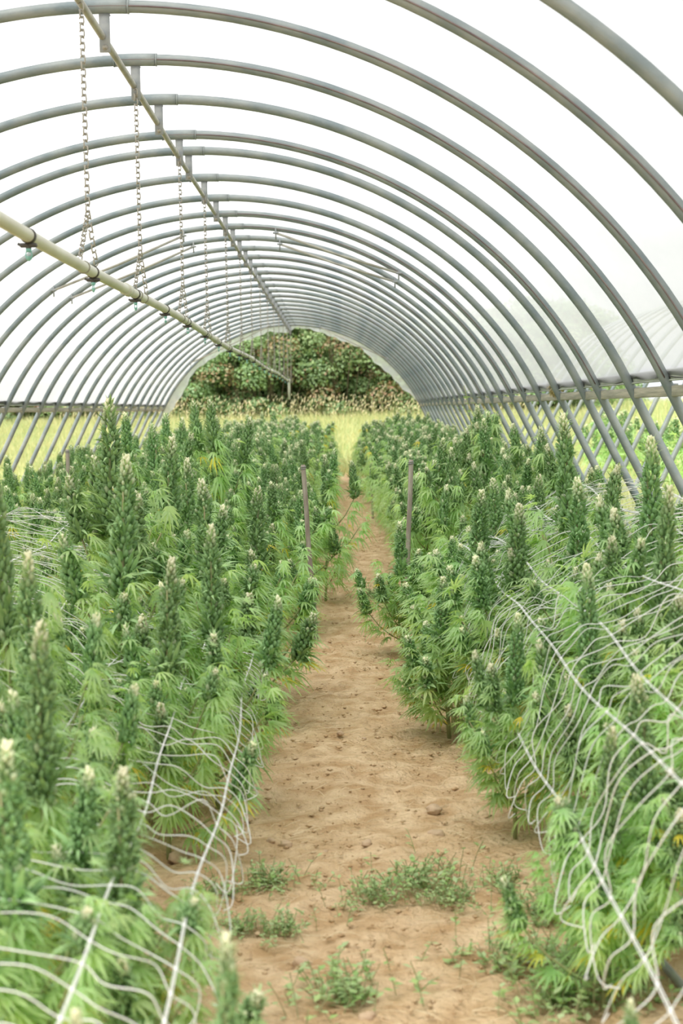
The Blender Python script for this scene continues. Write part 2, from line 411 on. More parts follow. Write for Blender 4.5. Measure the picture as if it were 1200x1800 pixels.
# chains
def link_mesh():
    mb = MB(); L = .036; wd = .0115; pts = []
    for k in range(13):
        a = 2*PI*k/12; x = wd*math.cos(a); z = (L/2-wd)*(1 if math.sin(a) >= 0 else -1) + wd*math.sin(a)
        pts.append((x, 0, z))
    sweep(mb, pts, .0034, 5, cap=False)
    return np.concatenate(mb.v), mb.f[0]
LV, LF = link_mesh()
def chain_strand(mb, a, b):
    a = np.array(a, float); b = np.array(b, float); n = max(2, int(np.linalg.norm(b-a)/.028)); d = (b-a)
    F = frame(d)
    for i in range(n):
        c = a + d*(i+.5)/n
        r = (PI/2 if i % 2 else 0)+.5
        cR, sR = math.cos(r), math.sin(r)
        x = LV[:, 0:1]*(cR*F[:, 1]+sR*F[:, 2]) + LV[:, 1:2]*(-sR*F[:, 1]+cR*F[:, 2]) + LV[:, 2:3]*F[:, 0]
        mb.add(x+c, LF)
chy = [7.15] + [HY[i] for i in range(5, len(HY), 2)]
for k, y in enumerate(chy):
    lab = ['rusty chain on the left holding the thick pipe, closest to the camera', 'second chain back holding up the cream water pipe', 'third chain back holding up the cream water pipe'][k] if k < 3 else f'thin steel chain holding the water pipe, {ORD[k]} from the camera'
    c = empty('hanging_chain', (AX, y, rz), lab, 'chain', 'chains holding the water pipe')
    dz = wz(y) - rz; top = -.02; j = dz + .26
    mb = MB(); chain_strand(mb, (0, -.01, top), (0, 0, j)); mb.build('chain_strand', M['chain'], c)
    mb = MB(); chain_strand(mb, (0, 0, j), (-.016, -.16, dz+.03)); chain_strand(mb, (0, 0, j), (.016, .10, dz+.03)); mb.build('chain_sling', M['chain'], c)
    for q in (-.16, .10):
        mb = MB(); sweep(mb, [(.0275*math.cos(a), q, dz+.0275*math.sin(a)) for a in np.linspace(0, 2*PI, 15)], .003, 5, cap=False)
        mb.build('wire_tie', M['chain'], c)

# braces
def brace(y, xa, xb, lab):
    f = lambda x: CZ + math.sqrt(RAD**2-(x-AX)**2)
    a = (xa, y-.04, f(xa)-.05); b = (xb, y-.04, f(xb)-.02); c = ((xa+xb)/2, y, 0)
    o = empty('brace_pipe', c, lab, 'brace', 'slanting brace pipes')
    A = np.array(a)-c; B = np.array(b)-c
    mb = MB(); sweep(mb, [A, (A+B)/2-np.array([0, 0, .015]), B], .0135, 10); mb.build('pipe', M['ridge'], o)
    for e, s in ((A, 1), (B, -1)):
        mb = MB(); sweep(mb, [e+np.array([0, .0, .05]), e, e-np.array([0, 0, .07])], .008, 6); box(mb, e, (.06, .03, .02), bev=.004); mb.build('clamp', M['steel_dark'], o)
i9 = 12
for y, w_, s in ((HY[i9], 'nearer', 0), (HY[i9+1], 'farther', 0)):
    brace(y, -1.62, -3.02, f'{w_} of the two slim brace pipes left of the ridge')
    brace(y, -.64, .66, f'{w_} of the two slim brace pipes right of the ridge')
for y, w_ in ((HY[-2], 'before'),):
    brace(y, -1.5, -3.3, 'slim brace pipe left of the ridge near the far opening')
    brace(y, -.4, 1.1, 'slim brace pipe right of the ridge near the far opening')

# hip boards
for sx, side in ((1, 'right'), (-1, 'left')):
    x = AX + sx*(HW+.055)
    o = empty('hip_board', (x, 0, 0), f'weathered grey hip board along the {side} side where the film ends', 'board', 'hip boards')
    mb = MB()
    y = 1.5
    while y < YEND+.2:
        L = 3.6; y2 = min(y+L, YEND+.3)
        box(mb, (0, (y+y2)/2, 1.668+random.uniform(-.004, .004)), (.04, y2-y-.006, .062), bev=.004); y = y2
    mb.build('lower_board', M['board'], o)
    mb = MB(); box(mb, (-sx*.012, (YEND+1.5)/2, 1.755), (.024, YEND-1.2, .055), bev=.003)
    box(mb, (-sx*.02, (YEND+1.5)/2, 1.785), (.03, YEND-1.2, .01), bev=.002); box(mb, (-sx*.02, (YEND+1.5)/2, 1.726), (.03, YEND-1.2, .008), bev=.002)
    mb.build('film_channel', M['channel'], o)
    mb = MB(); sweep(mb, [(-sx*.03, yy, 1.745+.022*math.sin(yy*2.1)) for yy in np.arange(2, YEND, .12)], .0035, 5); mb.build('spring_wire', M['black'], o)
    for yy in HY[2:]:
        mb = MB(); sweep(mb, [(-sx*.06, yy+.036, 1.70), (sx*.03, yy+.036, 1.70)], .008, 6); mb.build('bolt', M['steel_dark'], o)

# neighbouring tunnel arches on the right
nm = MB(); sweep(nm, arch_pts(cx=0, n=40), .0305, 10); nme = nm.mesh('arch_tube', M['steel']); nme.shade_smooth()
for k, y in enumerate(np.arange(17.0, 34, 1.3)):
    o = link('neighbouring_arch', nme, None, (3.9+.3+HW, y, 0)); tag(o, 'grey arch of the neighbouring tunnel seen under the right hip board', 'arch', 'arches of the neighbouring tunnel')

# ------------------------------------------------------------------ leaf and flower prototypes
def leaflet(L, wd, seg, droop, serr=True, fold=.25):
    """strip along +x, returns verts, faces"""
    v = []; f = []
    for i in range(seg+1):
        u = i/seg
        w_ = wd*math.sin(PI*min(1, u**.75))**.9 if 0 < u < 1 else wd*.05
        if serr and 0 < i < seg: w_ *= (1.18 if i % 2 else .86)
        x = L*u; z = -droop*L*u*u; x -= .25*droop*L*u*u
        ww = w_/2
        v += [(x - (0.02*L if serr else 0), ww, z+ww*fold), (x, 0, z), (x - (0.02*L if serr else 0), -ww, z+ww*fold)]
        if i:
            a = (i-1)*3; b = i*3
            f += [(a, a+1, b+1, b), (a+1, a+2, b+2, b+1)]
    return np.array(v), np.array(f)
def fan_leaf(nl, seg, droop):
    """palmate leaf, unit length"""
    V = []; F = []; n = 0
    angs = {7: [0, 24, -24, 50, -50, 82, -82], 5: [0, 28, -28, 62, -62], 3: [0, 35, -35]}[nl]
    lens = {7: [1, .93, .93, .72, .72, .42, .42], 5: [1, .88, .88, .55, .55], 3: [1, .8, .8]}[nl]
    for a, l in zip(angs, lens):
        v, f = leaflet(l*.80, .092*(.75+.25*l), seg, droop*random.uniform(.6, 1.4))
        a = math.radians(a+random.uniform(-4, 4)); c, s = math.cos(a), math.sin(a)
        R = np.array([[c, -s, 0], [s, c, 0], [0, 0, 1]])
        t = random.uniform(-.12, .12); v[:, 2] += v[:, 1]*t - abs(a)*.06*np.hypot(v[:, 0], v[:, 1])
        v = v @ R.T; v[:, 0] += .22
        V.append(v); F.append(f+n); n += len(v)
    # petiole
    p = np.array([(0, .008, 0), (0, -.008, 0), (.22, .006, 0), (.22, -.006, 0)]); V.append(p); F.append(np.array([(0, 1, 3, 2)])+n)
    return np.concatenate(V), np.concatenate(F)
FAN = [fan_leaf(7, 6, d) for d in (.15, .35, .55)] + [fan_leaf(5, 6, d) for d in (.2, .45)]
FANL = [fan_leaf(5, 3, d) for d in (.15, .35, .55)]
SUG = [leaflet(1, .19, 4, d, False) for d in (.05, .3, .6)]
SUGL = [leaflet(1, .2, 2, d, False) for d in (.1, .4)]

def put(mb, proto, pos, d, size, roll=0, mi=0, hint=(0, 0, 1), **at):
    F = frame(d, roll, hint); mb.add((proto[0]*size) @ F.T + np.array(pos), proto[1], mi, **at)

def add_cola(mb, base, axis, L, lod=0, mi=0, ml=None, fat=1.0):
    """dense flower spike from base along axis; mi flower material, leaves share it"""
    base = np.array(base, float); F = frame(axis, 0, (0, 1, .01)); ax = F[:, 0]
    if ml is None: ml = mi
    nb = int((150 if lod == 0 else 46)*(L/.3)**.8); V, Fc = ICO1 if lod == 0 else ico_oct
    ga = 2.39996
    R0 = .026*fat*(L/.3)**.35
    for i in range(nb):
        u = (i+.5)/nb; a = i*ga + random.uniform(-.3, .3)
        r = R0*(1-u**3.2)**.65*(.85+.3*math.sin(u*19+2*math.sin(a)))+.003
        rad = math.cos(a)*F[:, 1]+math.sin(a)*F[:, 2]
        p = base + ax*(L*u) + rad*r
        s = (.0105 if lod == 0 else .017)*random.uniform(.8, 1.3)*(1-.35*u)
        dd = ax*.9 + rad*.8
        FF = frame(dd); S = np.array([1.5, .9, .9])*s
        fr = np.clip(.95*max(0, (u-.80)/.17) + (random.uniform(.2, .6) if random.random() < .08 else 0), 0, 1)
        mb.add((V*S) @ FF.T + p, Fc, mi, frost=float(fr), tint=random.random()*.35)
    ns = int((270 if lod == 0 else 70)*(L/.3)**.8); S_ = SUG if lod == 0 else SUGL
    for i in range(ns):
        u = random.random()**1.15*.97; a = i*ga*1.7 + random.uniform(-.4, .4)
        rad = math.cos(a)*F[:, 1]+math.sin(a)*F[:, 2]
        r = R0*(1-u**3.2)**.65*.7
        p = base+ax*(L*u)+rad*r
        el = random.uniform(.3, 1.1)+.3*u
        dd = rad*math.cos(el)+ax*math.sin(el)
        ln = (.050*(1-.4*u))*random.uniform(.6, 1.25)*fat*(1.7 if u < .2 and random.random() < .4 else 1)
        put(mb, random.choice(S_), p, dd, ln, random.uniform(-.5, .5), ml, ax, frost=float(np.clip(random.uniform(-.2, .1)+1.2*max(0, u-.8), 0, 1)), tint=random.random()**1.5)
    # pale hairs at the tip
    for i in range(14 if lod == 0 else 4):
        a = random.uniform(0, 2*PI); rad = math.cos(a)*F[:, 1]+math.sin(a)*F[:, 2]
        put(mb, S_[0], base+ax*L*random.uniform(.86, 1.0), ax+rad*random.uniform(.1, .9), random.uniform(.010, .02), 0, mi, (0, 0, 1), frost=1.0)
ico_oct = (np.array([(1,0,0),(-1,0,0),(0,1,0),(0,-1,0),(0,0,1),(0,0,-1)], float), np.array([(0,2,4),(2,1,4),(1,3,4),(3,0,4),(2,0,5),(1,2,5),(3,1,5),(0,3,5)]))

# flower-spike library: long (top) and short (side)
COLA = {}
for kind, Ls in (('long', (.34, .40, .30)), ('mid', (.22, .19, .25)), ('short', (.12, .14, .10))):
    COLA[kind] = []
    for L in Ls:
        mb = MB(); add_cola(mb, (0, 0, 0), (random.uniform(-.04, .04), random.uniform(-.04, .04), 1), L, 0, 0, fat={'long': 1.2, 'mid': 1.05, 'short': .9}[kind])
        me = mb.mesh('flower_spike', M['cola']); COLA[kind].append((me, L))

bias_k = [1.0]
BIAS = np.array([-.75, -.12, -.22])
def leaf_at(mb, p, d, size, fans, mi=0, yel=.012):
    d = np.array(d, float)*.8 + BIAS*bias_k[0]
    y = 1.0 if random.random() < yel else 0.0
    put(mb, random.choice(fans), p, d, size, random.uniform(-.35, .35), mi, (0, 0, 1), tint=float(np.clip(random.gauss(.3, .28), 0, 1)), yellow=y*random.uniform(.6, 1), frost=0.0)

def plant_layout(seed, nb=13, rad=.34, tall=False):
    random.seed(seed)
    B = []; lean = (random.uniform(-.04, .04), random.uniform(-.04, .04))
    az = random.uniform(0, 6)
    for i in range(nb):
        u = i/(nb-1); hs = (.08 + .36*u) if tall else (.10 + .55*u); az += 2.4+random.uniform(-.3, .3)
        re = rad*(1.05-.55*u)*random.uniform(.75, 1.2); he = min(.60 if tall else .84, hs + random.uniform(.14, .26)+.06*(1-u))
        s = np.array([lean[0]*hs, lean[1]*hs, hs]); e = np.array([re*math.cos(az), re*math.sin(az), he])
        m = s + (e-s)*np.array([.62, .62, .30])
        B.append((s, m, e, u))
    return B, lean
def bez(s, m, e, u): return (1-u)**2*s+2*u*(1-u)*m+u*u*e
def make_foliage(mb, B, lean, fans, mi=0, dens=1.0, size=.125):
    for s, m, e, ub in B:
        n = max(3, int(7*dens))
        for k in range(n):
            u = .18+.82*(k+random.random()*.6)/n; p = bez(s, m, e, u); tdir = bez(s, m, e, min(1, u+.05))-bez(s, m, e, u-.05); tdir /= np.linalg.norm(tdir)
            side = np.cross(tdir, [0, 0, 1]); side /= np.linalg.norm(side)+1e-6
            for sg in (-1, 1):
                if random.random() > .93: continue
                d = side*sg*random.uniform(.5, 1)+tdir*random.uniform(.1, .8)+np.array([0, 0, random.uniform(-.5, .35)])
                leaf_at(mb, p, d, size*random.uniform(.7, 1.25)*(1.0-.2*ub), fans, mi, .03 if p[2] > .35 else .09)
        # leaves round the spike base
        tdir = e-bez(s, m, e, .85); tdir /= np.linalg.norm(tdir); tdir = tdir+np.array([0, 0, .9])
        for k in range(int(8*dens)):
            a = random.uniform(0, 2*PI); d = np.array([math.cos(a), math.sin(a), random.uniform(-.35, .55)])
            leaf_at(mb, e+tdir*random.uniform(-.02, .07), d, size*random.uniform(.45, .9), fans, mi)
    zt = max(e[2] for _, _, e, _ in B)+.04
    for k in range(int(34*dens)):
        z = random.uniform(.3, zt); a = random.uniform(0, 2*PI); d = np.array([math.cos(a), math.sin(a), random.uniform(-.4, .4)])
        leaf_at(mb, np.array([lean[0]*z, lean[1]*z, z]), d, size*random.uniform(.6, 1.25)*(1.15-.45*z), fans, mi)
def make_stem(mb, B, lean, ns=6, mi=0):
    sweep(mb, [(lean[0]*z, lean[1]*z, z) for z in (0, .2, .4, .6, .8, .9)], [.011, .010, .009, .007, .005, .003], ns, mi)
    for s, m, e, u in B: sweep(mb, [bez(s, m, e, q) for q in (0, .3, .6, 1)], [.0055, .005, .004, .003], max(4, ns-2), mi)

TEMPL = []; TALL = []
for k in range(12):
    tall = k >= 6
    B, lean = plant_layout(100+k, 13, .36 if not tall else .30, tall)
    mb = MB(); make_foliage(mb, B, lean, FAN, 0, 1.45, .165 if not tall else .14); fo = mb.mesh('foliage', M['leaf'])
    mb = MB(); make_stem(mb, B, lean); st = mb.mesh('stem', M['stem'])
    cols = []
    topl = COLA['long'][1] if tall else random.choice(COLA['long']); cols.append((topl[0], (lean[0]*.62, lean[1]*.62, 1-topl[1]), (random.uniform(-.05, .05), random.uniform(-.05, .05), random.uniform(0, 6))))
    for bi, (s, m, e, u) in enumerate(B):
        if bi % 2 and not (bi == 1): continue
        c = random.choice(COLA['mid'] if random.random() < .35+.5*u else COLA['short'])
        t_ = e-bez(s, m, e, .8); t_ /= np.linalg.norm(t_); ax = Vector(t_) + Vector((0, 0, .9)); ax.normalize()
        q = Vector((0, 0, 1)).rotation_difference(ax).to_euler()
        cols.append((c[0], tuple(e-np.array(ax)*.02), (q.x, q.y, q.z)))
    (TALL if tall else TEMPL).append((fo, st, cols))
# middle distance templates: fewer leaflets
MIDT = []
for k in range(5):
    B, lean = plant_layout(200+k, 10)
    mb = MB(); make_foliage(mb, B, lean, FANL, 0, 1.15, .16); fo = mb.mesh('foliage', M['leaf'])
    mb = MB(); make_stem(mb, B, lean, 5); st = mb.mesh('stem', M['stem'])
    cols = []
    topl = random.choice(COLA['long']); cols.append((topl[0], (lean[0]*.62, lean[1]*.62, 1-topl[1]), (random.uniform(-.08, .08), random.uniform(-.08, .08), 0)))
    for s, m, e, u in B[4::1]:
        c = random.choice(COLA['mid'] if random.random() < .6 else COLA['short']); cols.append((c[0], tuple(e), (random.uniform(-.3, .3), random.uniform(-.3, .3), 0)))
    MIDT.append((fo, st, cols))
# far plants: a single mesh each
FART = []
for k in range(5):
    B, lean = plant_layout(300+k, 9)
    mb = MB(); make_foliage(mb, B, lean, FANL, 0, .75, .19)
    add_cola(mb, (lean[0]*.6, lean[1]*.6, .64), (0, 0, 1), .36, 1, 1, fat=1.5)
    for s, m, e, u in B[2:]: add_cola(mb, e, (random.uniform(-.2, .2), random.uniform(-.2, .2), 1), random.uniform(.13, .24), 1, 1, fat=1.25)
    make_stem(mb, B, lean, 4, 2)
    FART.append(mb.mesh('flowering_plant', [M['leaf'], M['cola'], M['stem']]))

random.seed(11)
def place(x, y, z, label, group, tall=False):
    """one plant with its base at (x,y,0) and its top at height z"""
    rz_ = (0 if x > 0 else PI) + random.uniform(-.6, .6); lx, ly = random.uniform(-.05, .05), random.uniform(-.05, .05)
    wide = random.uniform(.92, 1.1)*max(.82, min(1.15, 1.12/z))*(.8 if y < 2.7 else 1)
    w0 = z*wide*(.78 if y < 6.5 else 1) if tall else random.uniform(.86, 1.0)*max(.95, z)*(.8 if y < 2.7 else 1); sc_ = (w0, w0, z)
    if y > 19.5:
        o = link('flowering_plant', random.choice(FART), None, (x, y, 0), (lx, ly, rz_), sc_)
        return tag(o, label, 'plant', group)
    o = empty('flowering_plant', (x, y, 0), label, 'plant', group); o.rotation_euler = (lx, ly, rz_); o.scale = sc_
    fo, st, cols = random.choice((TALL if tall else TEMPL) if y < 11 else MIDT)
    link('foliage', fo, o); link('stem', st, o)
    for me, p, r in cols: link('flower_spike', me, o, p, r)
    return o

# plants whose tops the photo shows clearly: (px, py, distance, label)
hero = [
 (30,808,5.0,'tall plant at the left edge with a long upright spike'),
 (75,968,4.6,'plant near the left edge, pale tip just below the tall edge spike'),
 (62,1092,3.8,'blurred plant at the left edge, two spikes below the tall one'),
 (195,702,8.0,'tallest plant on the left, its spike reaching the left hip board'),
 (195,800,6.5,'tall plant directly in front of the tallest left one'),
 (285,770,8.5,'slim tall plant right of the tallest left one'),
 (265,745,13,'dark plant behind the slim tall one on the left'),
 (385,733,12.2,'tall dark spiked plant left of centre in front of the meadow'),
 (323,735,14.5,'narrow dark plant halfway between tallest left plant and tall centre one'),
 (335,805,9.0,'plant with a fat leaning spike in the middle of left bed'),
 (375,842,7.9,'pale-tipped plant in the left bed below the tall dark one'),
 (437,857,8.6,'pale-tipped plant beside the left wooden stake, second from the path'),
 (370,922,6.3,'plant with long leaning spike above the left net corner'),
 (282,980,5.6,'plant poking up through the left net, pale fuzzy tip'),
 (515,862,11.6,'leafy plant growing around the left wooden stake'),
 (567,800,13.2,'upright plant at the left path edge just past the stake'),
 (215,1350,3.5,'blurred dark plant low at the left front beside the net cords'),
 (410,1655,2.55,'small blurred spike at the bottom of the path, lower left'),
 (45,1305,3.2,'blurred plant at the left edge above the bottom corner'),
 (165,1765,2.3,'very blurred plant in the bottom left corner'),
 (705,918,10.2,'drooping leafy plant in front of the right wooden stake'),
 (785,1015,7.6,'plant at the right path edge where the net begins'),
 (840,862,8.6,'slim spiked plant in the right bed above the net edge'),
 (870,842,10.0,'plant with pale tip just behind the slim spiked right one'),
 (897,885,7.4,'plant with a fat leaning spike at the upper net edge, right'),
 (945,835,10.4,'shorter plant behind the upper net edge on the right'),
 (900,1080,5.8,'plant poking through the right net close to the path'),
 (1030,992,5.5,'plant poking through the middle of the right net'),
 (1130,1192,4.2,'pale-tipped plant under the right net close to the frame edge'),
 (1055,1282,4.1,'plant under the lowest cords of the right net'),
 (1010,728,8.2,'tallest plant on the right, its spike crossing a sloping arch leg'),
 (1163,768,7.0,'tall plant at the right edge below the hip board'),
 (1155,855,5.9,'big spiked plant at the right edge, lower of two'),
 (1022,840,7.4,'plant between the tallest right one and the net'),
 (958,750,12.0,'dark plant standing against the right arch legs'),
 (870,735,12.8,'bright tall plant right of centre below the dry tuft'),
 (830,713,15.6,'tall plant under the vine at the right hip board'),
 (768,770,12.8,'dark spike rising in the right bed behind the stake'),
 (800,787,11.6,'full dark spike right of the right stake top'),
 (1125,1765,2.9,'small blurred spike at the bottom right corner'),
]
pts = []
for px, py, d, lab in hero:
    p = P(px, py, d); place(p.x, p.y, p.z, 'green flowering ' + lab if not lab.startswith(('very', 'small')) else lab.replace('spike', 'flowering spike'), 'flowering plants in the beds', True); pts.append((p.x, p.y))
def eL(y): return -.50 + .20*min(1, max(0, (y-9.6)/1.5)) - .13*min(1, max(0, (7-y)/1.5))
def eR(y): return .74 - .22*min(1, max(0, (y-6)/3.5)) + .15*min(1, max(0, (7.2-y)/1.5))
rows = [('path-side row left of path', 'L', -.27, .0), ('second row left of path', 'L', -.74, .12), ('third row left of path', 'L', -1.32, .12),
        ('fourth row left of path', 'L', -1.95, .05), ('outermost row by left arch legs', 'L', -2.7, -.05),
        ('path-side row right of path', 'R', .23, .0), ('second row right of path', 'R', .72, .08), ('outer row by right arch legs', 'R', 1.22, .02)]
NETR = [((.60, .47), (.60, .43)), ((.72, .76), (.76, .74)), ((.84, .84), (.97, .80)), ((1.07, .97), (1.28, .93)), ((1.28, 1.04), (1.62, 1.05)), ((1.65, 1.08), (2.0, 1.06))]
NETL = [((-.35, .47), (-.48, .44)), ((-.52, .56), (-.77, .52)), ((-.80, .62), (-1.08, .66)), ((-1.02, .80), (-1.38, .80)), ((-1.35, .90), (-1.75, .90)), ((-1.7, .96), (-2.2, .96))]
def netz(x, y):
    u = (y-3.3)/7.6; N_ = NETR if x > 0 else NETL
    X = [abs(a[0]+(b[0]-a[0])*u) for a, b in N_]; Z = [a[1]+(b[1]-a[1])*u for a, b in N_]
    return float(np.interp(abs(x), X, Z))
cnt = 0
for ri, (rn, sd, off, dh) in enumerate(rows):
    y = 2.9 + .2*(ri % 3); nbay = {}
    while y < 35.0:
        sp = .62 if y < 20 else .70
        yy = y + random.uniform(-.12, .12); x = (eL(yy) if sd == 'L' else eR(yy)) + off + random.uniform(-.09, .09)
        y += sp
        if abs(x)*FPX/yy > 660: continue
        if any((x-a)**2+(yy-b)**2 < .30**2 for a, b in pts): continue
        h = np.interp(yy, [3, 5, 8, 11, 14, 35], [.60, .66, .76, .88, 1.08, 1.34]) + dh*.6 + random.gauss(0, .05)
        if ri not in (0, 5): h = max(h, np.interp(yy, [3, 7, 12, 18], [.86, .92, 1.0, 1.15]))+random.uniform(-.05, .09)
        if yy < 10.9: h = netz(x + (.02 if x > 0 else -.02), yy)*(.98 if x > 0 else .90) + random.uniform(-.07, .05) + (.15 if random.random() < .15 else 0)
        bay = sum(1 for q in HY if q < yy) - 4
        if yy < 19.5:
            k = nbay.get(bay, 0); nbay[bay] = k+1
            pos = f'{["just past","midway past","well past","far past"][k]} the {ORD[bay-1]} bracketed arch' if bay >= 1 else f'{["closest to the camera","next to closest","third closest","fourth closest","fifth closest","sixth closest","seventh closest","eighth closest"][min(k,7)]} nearer than every bracketed arch'
            lab = f'flowering plant, {rn}, {pos}'
            place(x, yy, h, lab, 'flowering plants in the beds')
        else:
            place(x, yy, h, f'distant flowering plant in the {rn}, far half of the tunnel', f'distant plants, {rn}')
        pts.append((x, yy)); cnt += 1
print('PLANTS', cnt+len(hero))
# plants of the neighbouring tunnel
for k in range(9):
    o = link('neighbouring_plant', random.choice(FART), None, (5.2+random.uniform(-.3, .8), 22+k*1.5, 0), (0, 0, random.uniform(0, 6)), random.uniform(1.3, 1.5))
    tag(o, 'green plant of the neighbouring tunnel seen beneath the right hip board', 'plant', 'plants of the neighbouring tunnel')

# ------------------------------------------------------------------ trellis nets
def net(name, lines, y0, y1, label, side):
    """lines: list of ((x,z) at near end, (x,z) at far end), from the path outwards"""
    root = empty(name, (0, 0, 0), label, 'netting')
    n = int((y1-y0)/.125); ys = np.linspace(y0, y1, n+1)
    grid = []
    mb = MB(); kn = MB()
    for li, (a, b) in enumerate(lines):
        L = []
        for j, y in enumerate(ys):
            u = (y-3.3)/(10.9-3.3); x = a[0]+(b[0]-a[0])*u; z = a[1]+(b[1]-a[1])*u
            x += .010*math.sin(y*1.6+li*2)+.005*math.sin(y*4.7+li); z += .020*math.sin(y*2.1+li*1.3)
            L.append((x, y, z))
        grid.append(L)
        for s in (-1, 1):
            sweep(mb, [(p[0]+s*.0022, p[1], p[2]+.001*s) for p in L], .0016, 4)
        for p in L:
            mb.add(ICO1[0]*np.array([.0056, .0078, .0056])+np.array(p), ICO1[1])
    mb.build('long_cord', M['net'], root); pass
    mb = MB()
    for j in range(len(ys)):
        ctrl = []
        # loose loop on the path side
        p = np.array(grid[0][j]); e_ = p + np.array([-side*random.uniform(.02, .09), random.uniform(-.12, .06), -random.uniform(.10, .19)])
        ctrl.append(e_ + np.array([side*random.uniform(.01, .05), random.uniform(-.05, .05), random.uniform(-.02, .02)])); ctrl.append(e_); ctrl.append(p + np.array([-side*.045, random.uniform(-.02, .02), -.05]))
        for li in range(len(lines)):
            p = np.array(grid[li][j]); ctrl.append(p)
            if li < len(lines)-1:
                q = np.array(grid[li+1][j]); m = (p+q)/2
                for uu in (.3, .7):
                    m = p+(q-p)*uu; nrm = np.array([-(q-p)[2], 0, (q-p)[0]])*side
                    ctrl.append(m + nrm/np.linalg.norm(nrm)*random.gauss(.012, .02) + np.array([0, random.gauss(0, .018), 0]))
        C = np.array(ctrl); k = len(C)
        # catmull-rom
        out = []
        Cp = np.vstack([C[0], C, C[-1]])
        for i in range(k-1):
            p0, p1, p2, p3 = Cp[i], Cp[i+1], Cp[i+2], Cp[i+3]
            for u in np.linspace(0, 1, 5, endpoint=False):
                out.append(.5*((2*p1)+(-p0+p2)*u+(2*p0-5*p1+4*p2-p3)*u*u+(-p0+3*p1-3*p2+p3)*u**3))
        out.append(C[-1])
        sweep(mb, out, .0017, 4, cap=False)
    mb.build('cross_cord', M['net'], root)
    return root
net('trellis_net', NETR, 2.4, 10.7, 'white trellis net draped over the plants right of the path', 1)
net('trellis_net', NETL, 2.4, 10.7, 'white trellis net draped over the plants left of the path', -1)

# ------------------------------------------------------------------ stakes
def stake(pt, pb, d, label, r=.017):
    a = P(*pt, d); b = P(*pb, d); b = Vector((b.x, d, 0)) if abs(b.z) < .25 else Vector((a.x, d, 0))
    o = empty('wooden_stake', (b.x, b.y, 0), label, 'stake', 'wooden stakes')
    v = a-b; mb = MB()
    sweep(mb, [(0, 0, -.12)] + [tuple(v*q+Vector((.003*math.sin(q*9), 0, 0))) for q in (0, .2, .4, .6, .8, .985, 1)], [r]*7+[r*.8], 9); mb.build('post', M['stake'], o)
    mb = MB(); sweep(mb, [tuple(v*.97+Vector((r*1.12*math.cos(a_), r*1.12*math.sin(a_), .002*a_))) for a_ in np.linspace(0, 4*PI, 30)], .003, 4); mb.build('tie_wire', M['steel_dark'], o)
stake((532, 817), (556, 1132), 10.9, 'leaning wooden stake on the left edge of the path')
stake((722, 808), (713, 1130), 10.9, 'upright wooden stake on the right edge of the path')
stake((649, 777), (655, 900), 23.0, 'small far stake in the right bed near the path')
stake((845, 777), (845, 900), 14.5, 'far stake in the right bed near the arch legs', .02)
stake((118, 790), (118, 900), 16.0, 'stake at the outer edge of the left beds', .02)

# ------------------------------------------------------------------ drip hose
for x0, lab in ((.89, 'grey drip hose lying along the right edge of the path'),):
    mb = MB(); sweep(mb, [(x0+.05*math.sin(y*.8)+.03*math.sin(y*2.1), y, .025) for y in np.linspace(2.5, 11, 80)], .0125, 10)
    o = mb.build('drip_hose', M['hose']); tag(o, lab, 'hose')

# ------------------------------------------------------------------ stones, straw, weeds
def gpt(px, py):
    v = CM.to_3x3() @ Vector(((px-600)/FPX, -(py-900)/FPX, -1)); t = -EYE/v.z
    return Vector((0, 0, EYE)) + v*t
stones = [(503,1489,.021,'dark round clod left of the path centre, right of a pair'),(476,1482,.016,'dark round clod, left of a pair on the path'),
 (765,1473,.026,'rounded stone on the path behind the weeds'),(762,1430,.030,'pale flat stone just behind the rounded one'),(645,1487,.018,'crumbly clod in the middle of the path'),
 (598,1292,.017,'dark clod on the path between the beds'),(315,1515,.035,'pale stone beside the left net cord'),(530,1700,.024,'clod in the near part of the path'),(645,1796,.02,'clod at the bottom edge of the path'),
 (890,1648,.017,'small pale pebble near the right weeds'),(572,1500,.011,'tiny dark clod right of the clod pair'),(640,1300,.010,'tiny brown clod behind the stones')]
for px, py, s, lab in stones:
    v, f = ICO3; g = gpt(px, py)
    ph = rng.uniform(0, 6, 3)
    n = 1 + .14*np.sin(v[:, 0]*3+ph[0])*np.sin(v[:, 1]*3.3+ph[1]) + .08*np.sin(v[:, 2]*6+v[:, 0]*5+ph[2])
    mb = MB(); mb.add(v*n[:, None]*np.array([1.25, 1, .72])*s, f); o = mb.build('stone', M['stone'], None, loc=(g.x, g.y, s*.5)); tag(o, lab, 'stone', 'stones on the path'); o.rotation_euler = (0, 0, random.uniform(0, 6))
# soil crumbs: countless
mb = MB()
for i in range(14000):
    y = 3.6+ 18*random.random()**1.7; x = random.uniform(-1.0, 1.3); s = .002+.010*random.random()**5
    mb.add(ico_oct[0]*np.array([1.2, 1, .7])*s*np.array([random.uniform(.7, 1.4), random.uniform(.7, 1.4), 1])+np.array([x, y, s*.3+.004]), ico_oct[1])
o = mb.build('soil_crumbs', M['dirt']); tag(o, 'loose crumbs of brown soil strewn over the path', 'soil', kind='stuff')
mb = MB()
for i in range(3600):
    y = 3.6+ 14*random.random()**1.5; x = random.uniform(-.9, 1.2); a = random.gauss(0, .7); l = .02+.12*random.random()**2
    d = np.array([math.cos(a), math.sin(a), 0])*l; p = np.array([x, y, .012]); b_ = np.array([random.uniform(-.01, .01), random.uniform(-.01, .01), random.uniform(0, .012)])
    sweep(mb, [p-d/2, p+b_, p+d/2+np.array([0, 0, random.uniform(0, .01)])], .0011, 3, cap=False)
o = mb.build('straw_litter', M['straw']); tag(o, 'scattered pale straw and dry stalks on the path', 'straw', kind='stuff')

